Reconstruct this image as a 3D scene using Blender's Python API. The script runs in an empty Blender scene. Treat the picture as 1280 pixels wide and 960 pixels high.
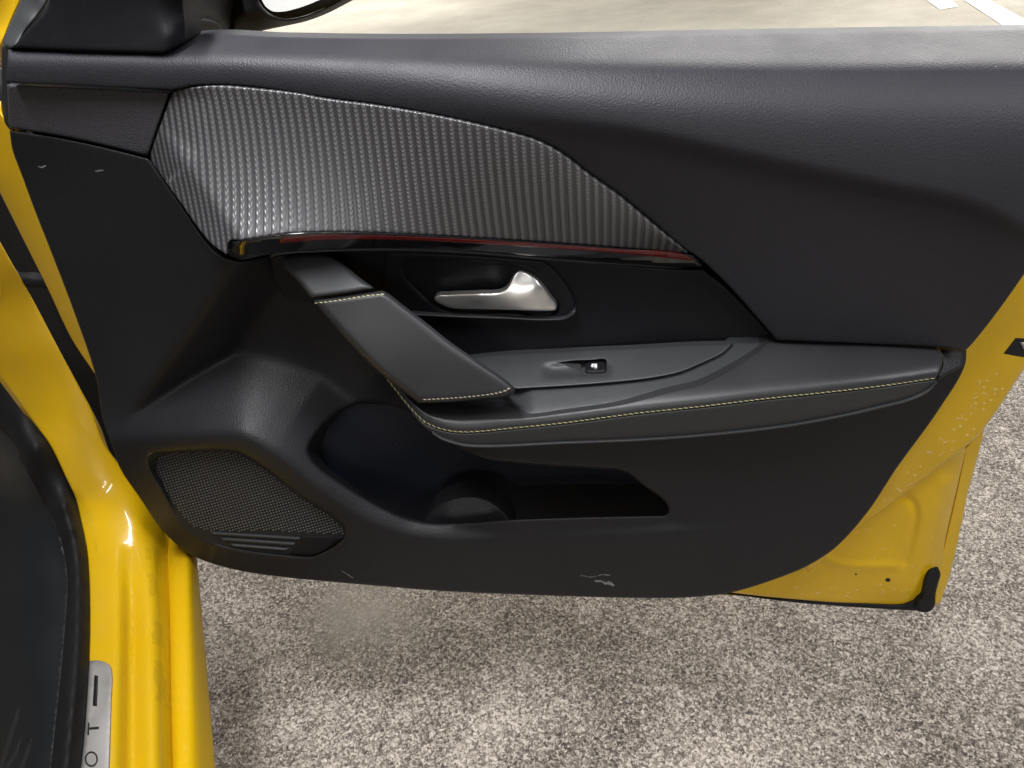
import bpy, bmesh, math, random
import numpy as np
from mathutils import Vector, Matrix
from mathutils.geometry import delaunay_2d_cdt
random.seed(7); np.random.seed(7)
S = bpy.context.scene
COL = S.collection

# ------------------------------------------------------------------ camera
FOC = 960.0
_d = np.array([160, 1420, 960.0]); _d /= np.linalg.norm(_d)
AZ = -_d
AX = np.array([6038, -31.3, -960.0]); AX -= AX.dot(AZ) * AZ; AX /= np.linalg.norm(AX)
AY = np.cross(AZ, AX)
ROT = np.stack([AX, AY, AZ])
CAM = np.array([0.5, -0.72, 1.10])
cam = bpy.data.cameras.new('camera'); camo = bpy.data.objects.new('camera', cam); COL.objects.link(camo)
cam.sensor_width = 36; cam.lens = 36 * FOC / 1280; cam.clip_start = 0.02; cam.clip_end = 200
m = Matrix.Identity(4)
for i in range(3):
    m[i][0] = ROT[i, 0]; m[i][1] = -ROT[i, 1]; m[i][2] = -ROT[i, 2]; m[i][3] = CAM[i]
camo.matrix_world = m
S.camera = camo

# ------------------------------------------------------------------ light
S.view_settings.view_transform = 'Standard'; S.view_settings.look = 'None'
S.view_settings.exposure = 0.0; S.view_settings.gamma = 1.0
W = bpy.data.worlds.new('World'); S.world = W; W.use_nodes = True
bg = W.node_tree.nodes['Background']; bg.inputs[0].default_value = (0.80, 0.86, 1.0, 1); bg.inputs[1].default_value = 0.07

def area(name, loc, target, sx, sy, power, col):
    l = bpy.data.lights.new(name, 'AREA'); l.shape = 'RECTANGLE'; l.size = sx; l.size_y = sy
    l.energy = power; l.color = col
    o = bpy.data.objects.new(name, l); COL.objects.link(o); o.location = loc
    o.rotation_euler = (Vector(target) - Vector(loc)).to_track_quat('-Z', 'Y').to_euler()
    return o
key = area('garage_and_fill_lamp', (0.03, -0.42, 2.55), (0.03, -0.42, 0), 0.26, 1.8, 86, (0.98, 0.985, 1.0))
key.rotation_euler = (0, 0, math.radians(14))
area('garage_and_fill_lamp', (2.3, -1.0, 2.55), (1.2, 0.0, 0.3), 0.30, 1.7, 34, (0.98, 0.985, 1.0))
area('garage_and_fill_lamp', (1.7, 3.2, 2.65), (1.7, 3.2, 0), 2.6, 0.3, 215, (1.0, 0.97, 0.93))
area('garage_and_fill_lamp', (-2.6, 7.8, 2.65), (-2.6, 7.8, 0), 2.4, 0.25, 230, (1.0, 0.97, 0.91))
area('garage_and_fill_lamp', (4.6, 6.6, 2.65), (4.6, 6.6, 0), 2.4, 0.25, 230, (1.0, 0.97, 0.91))
area('garage_and_fill_lamp', (0.3, -10.0, 2.65), (0.3, -10.0, 0), 2.6, 0.3, 420, (1.0, 0.97, 0.93))  # unseen lamp, added far behind the camera to brighten the mirror's reflection
area('garage_and_fill_lamp', (0.5, -6.0, 2.65), (0.5, -6.0, 0), 2.4, 0.25, 160, (1.0, 0.97, 0.93))  # added fill, no lamp seen here; lights the ground that the mirror faces

# ------------------------------------------------------------------ mapping of sight lines to real planes
def ray(px, py):
    return (ROT @ np.array([px - 640.0, py - 480.0, FOC])) / FOC
def t_y(px, py, y):
    return (y - CAM[1]) / ray(px, py)[1]
def t_z(px, py, z):
    return (z - CAM[2]) / ray(px, py)[2]
def at_t(px, py, t):
    return CAM + t * ray(px, py)
def pts_t(P, T):
    P = np.asarray(P, float)
    d = np.stack([P[:, 0] - 640, P[:, 1] - 480, np.full(len(P), FOC)], 1) @ ROT.T / FOC
    return CAM + d * np.asarray(T)[:, None]

def dens(seq, step=26.0):
    seq = [np.array(q, float) for q in seq]
    out = []
    n = len(seq)
    for i in range(n - 1):
        a, b = seq[i], seq[i + 1]
        L = np.linalg.norm((b - a)[:2])
        def tang(j):
            if j == 0 or j == n - 1: return (b - a)
            l0 = max(np.linalg.norm((seq[j] - seq[j - 1])[:2]), 1e-6); l1 = max(np.linalg.norm((seq[j + 1] - seq[j])[:2]), 1e-6)
            g = ((seq[j] - seq[j - 1]) / l0 * l1 + (seq[j + 1] - seq[j]) / l1 * l0) / (l0 + l1)
            return g * L
        m0, m1 = tang(i), tang(i + 1)
        k = max(1, int(round(L / step)))
        for q in range(k):
            t = q / k
            out.append(tuple((2*t**3 - 3*t**2 + 1) * a + (t**3 - 2*t**2 + t) * m0 + (-2*t**3 + 3*t**2) * b + (t**3 - t**2) * m1))
    out.append(tuple(seq[-1]))
    return out
def Yc(*seq): return [(p[0], p[1], 1 / t_y(*p)) for p in dens(list(seq))]
def Zc(*seq): return [(p[0], p[1], 1 / t_z(*p)) for p in dens(list(seq))]
def raw(*p): return [(x, y, 1 / t_y(x, y, d)) for x, y, d in p]
def flat(y):
    return lambda P: np.array([t_y(p[0], p[1], y) for p in P])

def tps(ctrl, lam=2e-4):
    C = []
    for c in ctrl:
        if all((c[0] - q[0]) ** 2 + (c[1] - q[1]) ** 2 > 9 for q in C): C.append(c)
    C = np.array(C); n = len(C); sc = 200.0
    A = C[:, :2] / sc
    r2 = ((A[:, None] - A[None]) ** 2).sum(-1)
    K = 0.5 * r2 * np.log(r2 + 1e-12) + lam * np.eye(n)
    Pm = np.c_[np.ones(n), A]
    M = np.zeros((n + 3, n + 3)); M[:n, :n] = K; M[:n, n:] = Pm; M[n:, :n] = Pm.T
    sol = np.linalg.solve(M, np.r_[C[:, 2], 0, 0, 0])
    w, a = sol[:n], sol[n:]
    def f(P):
        P = np.asarray(P, float) / sc
        out = np.empty(len(P))
        for s in range(0, len(P), 4000):
            Q = P[s:s + 4000]
            r = ((Q[:, None] - A[None]) ** 2).sum(-1)
            out[s:s + 4000] = (0.5 * r * np.log(r + 1e-12)) @ w + a[0] + Q @ a[1:]
        return 1.0 / out
    return f

def curve(pts, step=4.0, closed=True, smooth=True):
    """points (x,y[,1]) -> dense outline; a third value marks a sharp corner"""
    n = len(pts); P = [np.array(p[:2], float) for p in pts]
    corner = [len(p) > 2 for p in pts]
    out = []
    rng = range(n) if closed else range(n - 1)
    for i in rng:
        p1, p2 = P[i], P[(i + 1) % n]
        p0 = P[(i - 1) % n] if closed or i > 0 else None
        p3 = P[(i + 2) % n] if closed or i + 2 < n else None
        d = np.linalg.norm(p2 - p1)
        m1 = (p2 - p1) if (corner[i] or p0 is None) else None
        m2 = (p2 - p1) if (corner[(i + 1) % n] or p3 is None) else None
        if m1 is None:
            da = max(np.linalg.norm(p1 - p0), 1e-6)
            m1 = ((p1 - p0) / da + (p2 - p1) / d); m1 = m1 / max(np.linalg.norm(m1), 1e-6) * d * 0.95
        if m2 is None:
            db = max(np.linalg.norm(p3 - p2), 1e-6)
            m2 = ((p2 - p1) / d + (p3 - p2) / db); m2 = m2 / max(np.linalg.norm(m2), 1e-6) * d * 0.95
        k = max(1, int(round(d / step)))
        for j in range(k):
            s = j / k
            h = (2*s**3 - 3*s**2 + 1) * p1 + (s**3 - 2*s**2 + s) * m1 + (-2*s**3 + 3*s**2) * p2 + (s**3 - s**2) * m2 if smooth else p1 + (p2 - p1) * s
            out.append(h)
    if not closed: out.append(P[-1])
    return np.array(out)

def inside(P, poly):
    x, y = P[:, 0][:, None], P[:, 1][:, None]
    a, b = poly, np.roll(poly, -1, 0)
    c = ((a[:, 1] > y) != (b[:, 1] > y))
    xi = (b[:, 0] - a[:, 0]) * (y - a[:, 1]) / (b[:, 1] - a[:, 1] + 1e-12) + a[:, 0]
    return ((c & (x < xi)).sum(1) % 2) == 1
def dist(P, poly, closed=True):
    a = poly; b = np.roll(poly, -1, 0)
    if not closed: a, b = a[:-1], b[:-1]
    out = np.full(len(P), 1e9)
    ab = b - a; L = (ab ** 2).sum(1) + 1e-12
    for s in range(0, len(P), 2000):
        Q = P[s:s + 2000]
        ap = Q[:, None] - a[None]
        tt = np.clip((ap * ab).sum(-1) / L, 0, 1)
        d = np.sqrt(((ap - tt[..., None] * ab) ** 2).sum(-1))
        out[s:s + 2000] = d.min(1)
    return out

def yt(P, y):
    P = np.asarray(P, float)
    d1 = ((P[:, 0] - 640) * ROT[1, 0] + (P[:, 1] - 480) * ROT[1, 1] + FOC * ROT[1, 2]) / FOC
    return (np.asarray(y) - CAM[1]) / d1
def sp(x, w):
    return 0.5 * (x + np.sqrt(x * x + w * w))
def smax(a, b, w):
    return 0.5 * (a + b + np.sqrt((a - b) ** 2 + w * w))
def sstep(x):
    x = np.clip(x, 0, 1); return x * x * (3 - 2 * x)
def cubic(x, xs, ys):
    xs = np.asarray(xs, float); ys = np.asarray(ys, float)
    m = np.gradient(ys, xs); x = np.clip(x, xs[0], xs[-1])
    i = np.clip(np.searchsorted(xs, x) - 1, 0, len(xs) - 2)
    h = xs[i + 1] - xs[i]; t = (x - xs[i]) / h
    return (2*t**3 - 3*t**2 + 1) * ys[i] + (t**3 - 2*t**2 + t) * h * m[i] + (-2*t**3 + 3*t**2) * ys[i + 1] + (t**3 - t**2) * h * m[i + 1]
class Line:
    """signed distance (left of travel negative on screen: above a rightward line is positive) and arclength along a smooth line"""
    def __init__(self, pts, step=3.0, smooth=True):
        self.L = curve(pts, step, closed=False, smooth=smooth)
        self.s = np.r_[0, np.cumsum(np.linalg.norm(np.diff(self.L, axis=0), axis=1))]
        self.knots = [self.s[int(np.argmin(((self.L - np.array(p[:2])) ** 2).sum(1)))] for p in pts]
    def __call__(self, P):
        P = np.asarray(P, float); a = self.L[:-1]; ab = np.diff(self.L, axis=0); LL = (ab ** 2).sum(1) + 1e-12
        D = np.empty(len(P)); U = np.empty(len(P))
        for q in range(0, len(P), 1500):
            Q = P[q:q + 1500]; ap = Q[:, None] - a[None]
            t = np.clip((ap * ab).sum(-1) / LL, 0, 1)
            r = ap - t[..., None] * ab; d2 = (r ** 2).sum(-1); k = d2.argmin(1); ii = np.arange(len(Q))
            sg = np.sign(ab[k, 1] * r[ii, k, 0] - ab[k, 0] * r[ii, k, 1]); sg[sg == 0] = 1
            D[q:q + 1500] = np.sqrt(d2[ii, k]) * sg
            U[q:q + 1500] = self.s[k] + t[ii, k] * np.sqrt(LL[k])
        return D, U
ROOTS = {}
def link(name, me, mat, parent=None, smooth=True):
    o = bpy.data.objects.new(name, me); COL.objects.link(o)
    me.materials.append(mat)
    if smooth:
        me.polygons.foreach_set('use_smooth', [True] * len(me.polygons))
    if parent is not None:
        o.parent = parent
        o.matrix_parent_inverse = PW(parent).inverted()
    return o
def PW(o):
    mm = Matrix.Translation(o.location)
    return mm
def mesh(name, V, F, mat, parent=None, smooth=True):
    me = bpy.data.meshes.new(name); me.from_pydata([tuple(map(float, v)) for v in V], [], F); me.update()
    return link(name, me, mat, parent, smooth)

def piece(name, outline, ctrl, mat, parent, res=5.0, er=3.0, drop=0.002, skirt=0.012, holes=(), hskirt=None, her=None, hdrop=None, sdir=(0, 1, 0), ostep=None, fold=None, lift=0.0, lam=2e-4):
    """A moulded panel: outline traced on its own surface, real depth everywhere, rounded edges, thickness."""
    f = ctrl if callable(ctrl) else tps(ctrl, lam)
    ostep = ostep or min(res, 4.0)
    loops = [curve(outline, ostep)] + [curve(h, ostep) for h in holes]
    her = er if her is None else her; hdrop = drop if hdrop is None else hdrop
    ers = [er] + [her] * len(holes); drops = [drop] + [hdrop] * len(holes)
    P = []; E = []; lid = []
    for k, L in enumerate(loops):
        b = len(P); n = len(L)
        P += list(L); lid += [k] * n
        E += [(b + i, b + (i + 1) % n) for i in range(n)]
    nb = len(P)
    free = []
    for k, L in enumerate(loops):
        area2 = (L[:, 0] * np.roll(L[:, 1], -1) - np.roll(L[:, 0], -1) * L[:, 1]).sum()
        tg = np.roll(L, -1, 0) - np.roll(L, 1, 0); tg /= np.linalg.norm(tg, axis=1)[:, None] + 1e-9
        nrm = np.c_[-tg[:, 1], tg[:, 0]] * (1 if area2 > 0 else -1)
        if k > 0: nrm = -nrm
        r = ers[k]
        if r > 0:
            for q in ((0.04, 0.12, 0.22, 0.34, 0.48, 0.64, 0.82, 1.0) if r > 6 else (0.1, 0.3, 0.6, 1.0) if r > 2 else (0.3, 1.0)):
                Q = L + nrm * r * q
                free.append(Q[dist(Q, L) > r * q * 0.93])
    x0, y0 = loops[0].min(0); x1, y1 = loops[0].max(0)
    gx = np.arange(x0, x1 + res, res); gy = np.arange(y0, y1 + res, res * 0.866)
    G = np.array([(x + (res / 2 if j % 2 else 0), y) for j, y in enumerate(gy) for x in gx])
    G = G[inside(G, loops[0])]
    mind = np.array([max(res * 0.55, ers[k] + res * 0.5 if ers[k] > 0 else 0) for k in range(len(loops))])
    for k, L in enumerate(loops):
        if len(G):
            ok = dist(G, L) > mind[k]
            if k > 0: ok &= ~inside(G, L)
            G = G[ok]
    free.append(G)
    F0 = np.concatenate([q for q in free if len(q)]) if any(len(q) for q in free) else np.zeros((0, 2))
    if len(F0):
        ok = inside(F0, loops[0])
        for L in loops[1:]: ok &= ~inside(F0, L)
        F0 = F0[ok]
    A = np.concatenate([np.array(P), F0]) if len(F0) else np.array(P)
    vs, es, fs, ov, oe, of = delaunay_2d_cdt([Vector(p) for p in A.tolist()], E, [], 0, 1e-4)
    V2 = np.array([(v.x, v.y) for v in vs])
    T = np.array([t for t in fs if len(t) == 3])
    cen = V2[T].mean(1)
    ok = inside(cen, loops[0])
    for L in loops[1:]: ok &= ~inside(cen, L)
    T = T[ok]
    # orientation towards the camera
    a, b, c = V2[T[:, 0]], V2[T[:, 1]], V2[T[:, 2]]
    cr = (b[:, 0] - a[:, 0]) * (c[:, 1] - a[:, 1]) - (b[:, 1] - a[:, 1]) * (c[:, 0] - a[:, 0])
    T[cr > 0] = T[cr > 0][:, ::-1]
    tt = f(V2) - lift
    if fold is not None: tt = tt + fold(V2)
    for k, L in enumerate(loops):
        if ers[k] > 0:
            d = np.clip(dist(V2, L) / ers[k], 0, 1)
            tt = tt + drops[k] * (1 - np.sqrt(np.clip(1 - (1 - d) ** 2, 0, 1)))
    V = pts_t(V2, tt)
    faces = [tuple(map(int, t)) for t in T]
    # skirt round the free edges
    cnt = {}
    for t in faces:
        for i in range(3):
            e = (t[i], t[(i + 1) % 3]); cnt[e] = cnt.get(e, 0) + 1
    bd = [e for e in cnt if (e[1], e[0]) not in cnt]
    Vl = list(V); nv = {}
    sd = np.array(sdir, float)
    hs = skirt if hskirt is None else hskirt
    for e in bd:
        mid = (V2[e[0]] + V2[e[1]]) / 2
        k = 0
        if len(loops) > 1:
            k = int(np.argmin([dist(mid[None], L)[0] for L in loops]))
        s = skirt if k == 0 else hs
        if s <= 0: continue
        q = []
        for i in e:
            key = i
            if key not in nv:
                nv[key] = len(Vl); Vl.append(V[i] + sd * s)
            q.append(nv[key])
        faces.append((e[1], e[0], q[0], q[1]))
    me = bpy.data.meshes.new(name)
    me.from_pydata([tuple(map(float, v)) for v in Vl], [], faces); me.update()
    o = link(name, me, mat, parent)
    # keep the skirt crisp
    try:
        nF = len(T)
        sm = [True] * nF + [False] * (len(me.polygons) - nF)
        me.polygons.foreach_set('use_smooth', sm)
    except Exception: pass
    L0, r0, d0 = loops[0], ers[0], drops[0]
    def full(Q):
        Q = np.asarray(Q, float); t = f(Q) - lift
        if r0 > 0:
            d = np.clip(dist(Q, L0) / r0, 0, 1); t = t + d0 * (1 - np.sqrt(np.clip(1 - (1 - d) ** 2, 0, 1)))
        return t
    return o, full

def boundary_only(): pass

# ------------------------------------------------------------------ materials
def newmat(name):
    mt = bpy.data.materials.new(name); mt.use_nodes = True
    nt = mt.node_tree; b = nt.nodes['Principled BSDF']
    return mt, nt, b
def nd(nt, typ, **kw):
    n = nt.nodes.new(typ)
    for k, v in kw.items():
        if hasattr(n, k): setattr(n, k, v)
        else: n.inputs[k].default_value = v
    return n
def ramp(nt, src, stops):
    r = nt.nodes.new('ShaderNodeValToRGB'); e = r.color_ramp.elements
    while len(e) < len(stops): e.new(0.5)
    for el, (p, c) in zip(e, stops):
        el.position = p; el.color = (c, c, c, 1) if not isinstance(c, tuple) else (*c, 1)
    nt.links.new(src, r.inputs[0]); return r.outputs[0]
def math_(nt, op, a, b=None, c=None):
    n = nt.nodes.new('ShaderNodeMath'); n.operation = op
    for i, v in enumerate((a, b, c)):
        if v is None: continue
        if isinstance(v, (int, float)): n.inputs[i].default_value = v
        else: nt.links.new(v, n.inputs[i])
    return n.outputs[0]
def mixc(nt, fac, a, b):
    n = nt.nodes.new('ShaderNodeMix'); n.data_type = 'RGBA'
    for i, v in ((0, fac), (6, a), (7, b)):
        if isinstance(v, tuple): n.inputs[i].default_value = (*v, 1)
        elif isinstance(v, (int, float)): n.inputs[i].default_value = v
        else: nt.links.new(v, n.inputs[i])
    return n.outputs[2]

def scuff_mask(nt, co, marks, ax=2):
    """marks: (x, z, half length, half width, angle) in metres on the door; broken up by noise"""
    sep = nt.nodes.new('ShaderNodeSeparateXYZ'); nt.links.new(co, sep.inputs[0])
    nz = nd(nt, 'ShaderNodeTexNoise', Scale=900.0, Detail=3.0); nt.links.new(co, nz.inputs['Vector'])
    w = nd(nt, 'ShaderNodeTexNoise', Scale=60.0, Detail=2.0); nt.links.new(co, w.inputs['Vector'])
    wob = math_(nt, 'MULTIPLY', math_(nt, 'SUBTRACT', w.outputs[0], 0.5), 0.012)
    tot = None
    for (x, z, hl, hw, an) in marks:
        dx = math_(nt, 'SUBTRACT', sep.outputs[0], x); dz = math_(nt, 'SUBTRACT', sep.outputs[ax], z)
        u = math_(nt, 'ADD', math_(nt, 'MULTIPLY', dx, math.cos(an)), math_(nt, 'MULTIPLY', dz, math.sin(an)))
        v = math_(nt, 'ADD', math_(nt, 'ADD', math_(nt, 'MULTIPLY', dx, -math.sin(an)), math_(nt, 'MULTIPLY', dz, math.cos(an))), wob)
        mu = math_(nt, 'MULTIPLY', math_(nt, 'LESS_THAN', math_(nt, 'ABSOLUTE', u), hl), math_(nt, 'LESS_THAN', math_(nt, 'ABSOLUTE', v), hw))
        tot = mu if tot is None else math_(nt, 'MAXIMUM', tot, mu)
    return math_(nt, 'MULTIPLY', tot, math_(nt, 'MULTIPLY', math_(nt, 'GREATER_THAN', nz.outputs[0], 0.46), 0.8))

def plastic(name, col, rough, grain=1100.0, bump=0.25, dust=0.02, marks=None, mk=1.0, spec=0.5, fine='voronoi', dist_=0.0004):
    mt, nt, b = newmat(name)
    tc = nt.nodes.new('ShaderNodeTexCoord'); co = tc.outputs['Object']
    if fine == 'voronoi':
        g = nd(nt, 'ShaderNodeTexVoronoi', Scale=grain); g.feature = 'F1'
        h = g.outputs['Distance']
    else:
        g = nd(nt, 'ShaderNodeTexNoise', Scale=grain, Detail=2.0); h = g.outputs[0]
    nt.links.new(co, g.inputs['Vector'])
    bp = nd(nt, 'ShaderNodeBump', Strength=bump, Distance=dist_)
    nt.links.new(h, bp.inputs['Height']); nt.links.new(bp.outputs[0], b.inputs['Normal'])
    n1 = nd(nt, 'ShaderNodeTexNoise', Scale=9.0, Detail=6.0, Roughness=0.65); nt.links.new(co, n1.inputs['Vector'])
    n2 = nd(nt, 'ShaderNodeTexNoise', Scale=330.0, Detail=3.0); nt.links.new(co, n2.inputs['Vector'])
    nt.links.new(ramp(nt, n1.outputs[0], [(0.3, rough - 0.06), (0.7, rough + 0.07)]), b.inputs['Roughness'])
    speck = ramp(nt, n2.outputs[0], [(0.70, 0.0), (0.78, 1.0)])
    base = mixc(nt, ramp(nt, n1.outputs[0], [(0.35, 0.0), (0.75, 0.35)]), col, tuple(c * 1.35 + 0.001 for c in col))
    base = mixc(nt, math_(nt, 'MULTIPLY', speck, dust * 4), base, (0.22, 0.21, 0.2))
    if marks:
        base = mixc(nt, math_(nt, 'MULTIPLY', scuff_mask(nt, co, marks), mk), base, (0.30, 0.29, 0.28))
    nt.links.new(base, b.inputs['Base Color'])
    b.inputs['Specular IOR Level'].default_value = spec
    return mt

def simple(name, col, rough, metal=0.0, spec=0.5, coat=0.0, emit=None):
    mt, nt, b = newmat(name)
    b.inputs['Base Color'].default_value = (*col, 1); b.inputs['Roughness'].default_value = rough
    b.inputs['Metallic'].default_value = metal; b.inputs['Specular IOR Level'].default_value = spec
    b.inputs['Coat Weight'].default_value = coat; b.inputs['Coat Roughness'].default_value = 0.05
    tc = nt.nodes.new('ShaderNodeTexCoord')
    n = nd(nt, 'ShaderNodeTexNoise', Scale=25.0, Detail=6.0, Roughness=0.7); nt.links.new(tc.outputs['Object'], n.inputs['Vector'])
    nt.links.new(ramp(nt, n.outputs[0], [(0.3, max(0.02, rough * 0.85)), (0.75, rough * 1.25)]), b.inputs['Roughness'])
    return mt

def paint(name, dirt=0.25, marks=None, coat=0.3, spec=0.35):
    mt, nt, b = newmat(name)
    tc = nt.nodes.new('ShaderNodeTexCoord'); co = tc.outputs['Object']
    n = nd(nt, 'ShaderNodeTexNoise', Scale=14.0, Detail=8.0, Roughness=0.7); nt.links.new(co, n.inputs['Vector'])
    n2 = nd(nt, 'ShaderNodeTexNoise', Scale=160.0, Detail=4.0, Roughness=0.7); nt.links.new(co, n2.inputs['Vector'])
    film = math_(nt, 'MULTIPLY', ramp(nt, n.outputs[0], [(0.42, 0.0), (0.72, 1.0)]), dirt)
    spots = math_(nt, 'MULTIPLY', ramp(nt, n2.outputs[0], [(0.68, 0.0), (0.76, 1.0)]), dirt * 0.7)
    base = mixc(nt, film, (0.61, 0.372, 0.004), (0.38, 0.25, 0.04))
    base = mixc(nt, spots, base, (0.16, 0.11, 0.03))
    if marks: base = mixc(nt, math_(nt, 'MULTIPLY', scuff_mask(nt, co, marks, 1), 0.25), base, (0.05, 0.035, 0.012))
    nt.links.new(base, b.inputs['Base Color'])
    nt.links.new(ramp(nt, n.outputs[0], [(0.35, 0.28), (0.75, 0.5)]), b.inputs['Roughness'])
    b.inputs['Coat Weight'].default_value = coat; b.inputs['Specular IOR Level'].default_value = spec; b.inputs['Coat Roughness'].default_value = 0.06
    return mt

M = {}
SCUFFS = [(0.450, 0.340, 0.019, 0.0006, 0.05), (0.457, 0.327, 0.009, 0.0016, -0.5), (0.468, 0.322, 0.006, 0.0020, -0.8), (0.12, 0.337, 0.010, 0.0007, -0.7), (-0.03, 0.886, 0.005, 0.0006, 0.0), (-0.097, 0.891, 0.005, 0.0006, 0.0)]
M['soft'] = plastic('soft_touch_black', (0.0185, 0.0185, 0.0235), 0.50, grain=620.0, bump=0.4, dist_=0.0005, spec=0.36)
M['moulded'] = plastic('moulded_black_plastic', (0.0105, 0.0105, 0.0122), 0.45, grain=700.0, bump=0.7, spec=0.28, marks=SCUFFS, dist_=0.0004)
M['smooth_black'] = plastic('smooth_black_trim', (0.0065, 0.0066, 0.0085), 0.50, grain=1500.0, bump=0.12, dust=0.03, spec=0.22)
M['tray'] = plastic('grey_black_plastic', (0.032, 0.0335, 0.036), 0.48, grain=1300.0, bump=0.2, dust=0.05)
M['leather'] = plastic('black_leatherette', (0.0235, 0.0238, 0.026), 0.42, grain=900.0, bump=0.14)
M['insert'] = plastic('grained_insert', (0.042, 0.041, 0.047), 0.42, grain=700.0, bump=0.9, dist_=0.0006)
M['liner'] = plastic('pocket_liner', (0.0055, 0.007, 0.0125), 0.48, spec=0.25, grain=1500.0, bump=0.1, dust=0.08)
M['gloss'] = simple('gloss_black', (0.006, 0.006, 0.008), 0.08, coat=0.5)
M['satin_black'] = simple('satin_black', (0.010, 0.010, 0.012), 0.22)
M['sill_black'] = plastic('scuffed_sill_plastic', (0.008, 0.009, 0.010), 0.46, grain=900.0, bump=0.2, dust=0.08, mk=0.09, marks=[(-0.19, 0.345, 0.006, 0.012, 0.3), (-0.14, 0.36, 0.004, 0.010, 0.2), (-0.17, 0.35, 0.012, 0.002, 0.9)])
M['grille'] = plastic('grille_plastic', (0.095, 0.093, 0.092), 0.38, grain=900.0, bump=0.0)
M['rubber'] = plastic('black_rubber', (0.005, 0.005, 0.006), 0.66, grain=400.0, bump=0.1, spec=0.3, fine='noise')
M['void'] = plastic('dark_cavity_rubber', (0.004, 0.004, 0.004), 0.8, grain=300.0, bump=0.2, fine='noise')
M['red'] = simple('dark_red_gloss', (0.16, 0.014, 0.011), 0.14, coat=0.5)
M['chrome'] = simple('satin_chrome', (0.80, 0.79, 0.77), 0.33, metal=0.9)
M['steel'] = simple('brushed_steel', (0.45, 0.43, 0.41), 0.42, metal=0.75)
M['mirror'] = simple('pale_reflection_glass', (0.82, 0.84, 0.84), 0.3, metal=0.12)  # pale base colour stands in for the bright reflection on the glass
M['thread'] = simple('yellow_thread', (0.50, 0.47, 0.26), 0.8)
M['thread_pale'] = simple('pale_thread', (0.55, 0.52, 0.42), 0.7)
M['white'] = simple('white_print', (0.8, 0.8, 0.8), 0.5)
M['ink'] = simple('black_print', (0.012, 0.012, 0.014), 0.4)
M['paint'] = paint('yellow_car_paint', 0.2)
SM = []
for (x, y, hl, hw) in ((196, 790, .02, .004), (198, 850, .03, .003), (192, 735, .02, .003), (189, 700, .012, .004), (205, 760, .05, .0008), (206, 880, .06, .0008), (164, 800, .05, .001), (128, 700, .012, .0007)):
    q = at_t(x, y, t_z(x, y, .355)); SM.append((float(q[0]), float(q[1]), hl, hw, math.atan2(.8692, -.4945)))
M['paint_sill'] = paint('yellow_sill_paint', 0.16, SM, 0.6, 0.3)
M['rocker'] = paint('yellow_rocker_paint', 0.1, None, 0.06, 0.2)
M['paint_clean'] = paint('yellow_car_paint_clean', 0.08)
mt, nt, b = newmat('water'); M['water'] = mt
b.inputs['Base Color'].default_value = (0.95, 0.84, 0.5, 1); b.inputs['Roughness'].default_value = 0.05
b.inputs['Alpha'].default_value = 0.2

def carbon():
    mt, nt, b = newmat('woven_carbon_relief')
    tc = nt.nodes.new('ShaderNodeTexCoord'); sep = nt.nodes.new('ShaderNodeSeparateXYZ'); nt.links.new(tc.outputs['Object'], sep.inputs[0])
    x, y, z = sep.outputs
    u = math_(nt, 'ADD', math_(nt, 'DIVIDE', x, 0.0078), math_(nt, 'MULTIPLY', z, -4.0))
    v = math_(nt, 'DIVIDE', math_(nt, 'SUBTRACT', z, math_(nt, 'MULTIPLY', y, 0.6)), 0.0037)
    rib = math_(nt, 'PINGPONG', u, 0.5)
    rib2 = math_(nt, 'MULTIPLY', rib, 2.0)
    tick = math_(nt, 'SINE', math_(nt, 'MULTIPLY', math_(nt, 'ADD', v, math_(nt, 'MULTIPLY', rib, 1.9)), 6.2832))
    tick01 = math_(nt, 'MULTIPLY_ADD', tick, 0.5, 0.5)
    prof = ramp(nt, rib2, [(0.30, 0.0), (0.72, 1.0)])
    h = math_(nt, 'ADD', math_(nt, 'MULTIPLY', prof, 0.75), math_(nt, 'MULTIPLY', math_(nt, 'MULTIPLY', tick01, prof), 0.34))
    bp = nd(nt, 'ShaderNodeBump', Strength=0.75, Distance=0.0011); nt.links.new(h, bp.inputs['Height'])
    g = nd(nt, 'ShaderNodeTexNoise', Scale=1400.0, Detail=2.0); nt.links.new(tc.outputs['Object'], g.inputs['Vector'])
    bp2 = nd(nt, 'ShaderNodeBump', Strength=0.2, Distance=0.0003); nt.links.new(g.outputs[0], bp2.inputs['Height']); nt.links.new(bp.outputs[0], bp2.inputs['Normal'])
    nt.links.new(bp2.outputs[0], b.inputs['Normal'])
    thread = math_(nt, 'MULTIPLY', prof, math_(nt, 'MULTIPLY_ADD', tick01, 0.28, 0.72))
    nt.links.new(mixc(nt, thread, (0.030, 0.029, 0.032), (0.112, 0.112, 0.118)), b.inputs['Base Color'])
    nt.links.new(math_(nt, 'MULTIPLY_ADD', thread, -0.10, 0.42), b.inputs['Roughness'])
    b.inputs['Specular IOR Level'].default_value = 1.0
    return mt
M['carbon'] = carbon()

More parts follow.
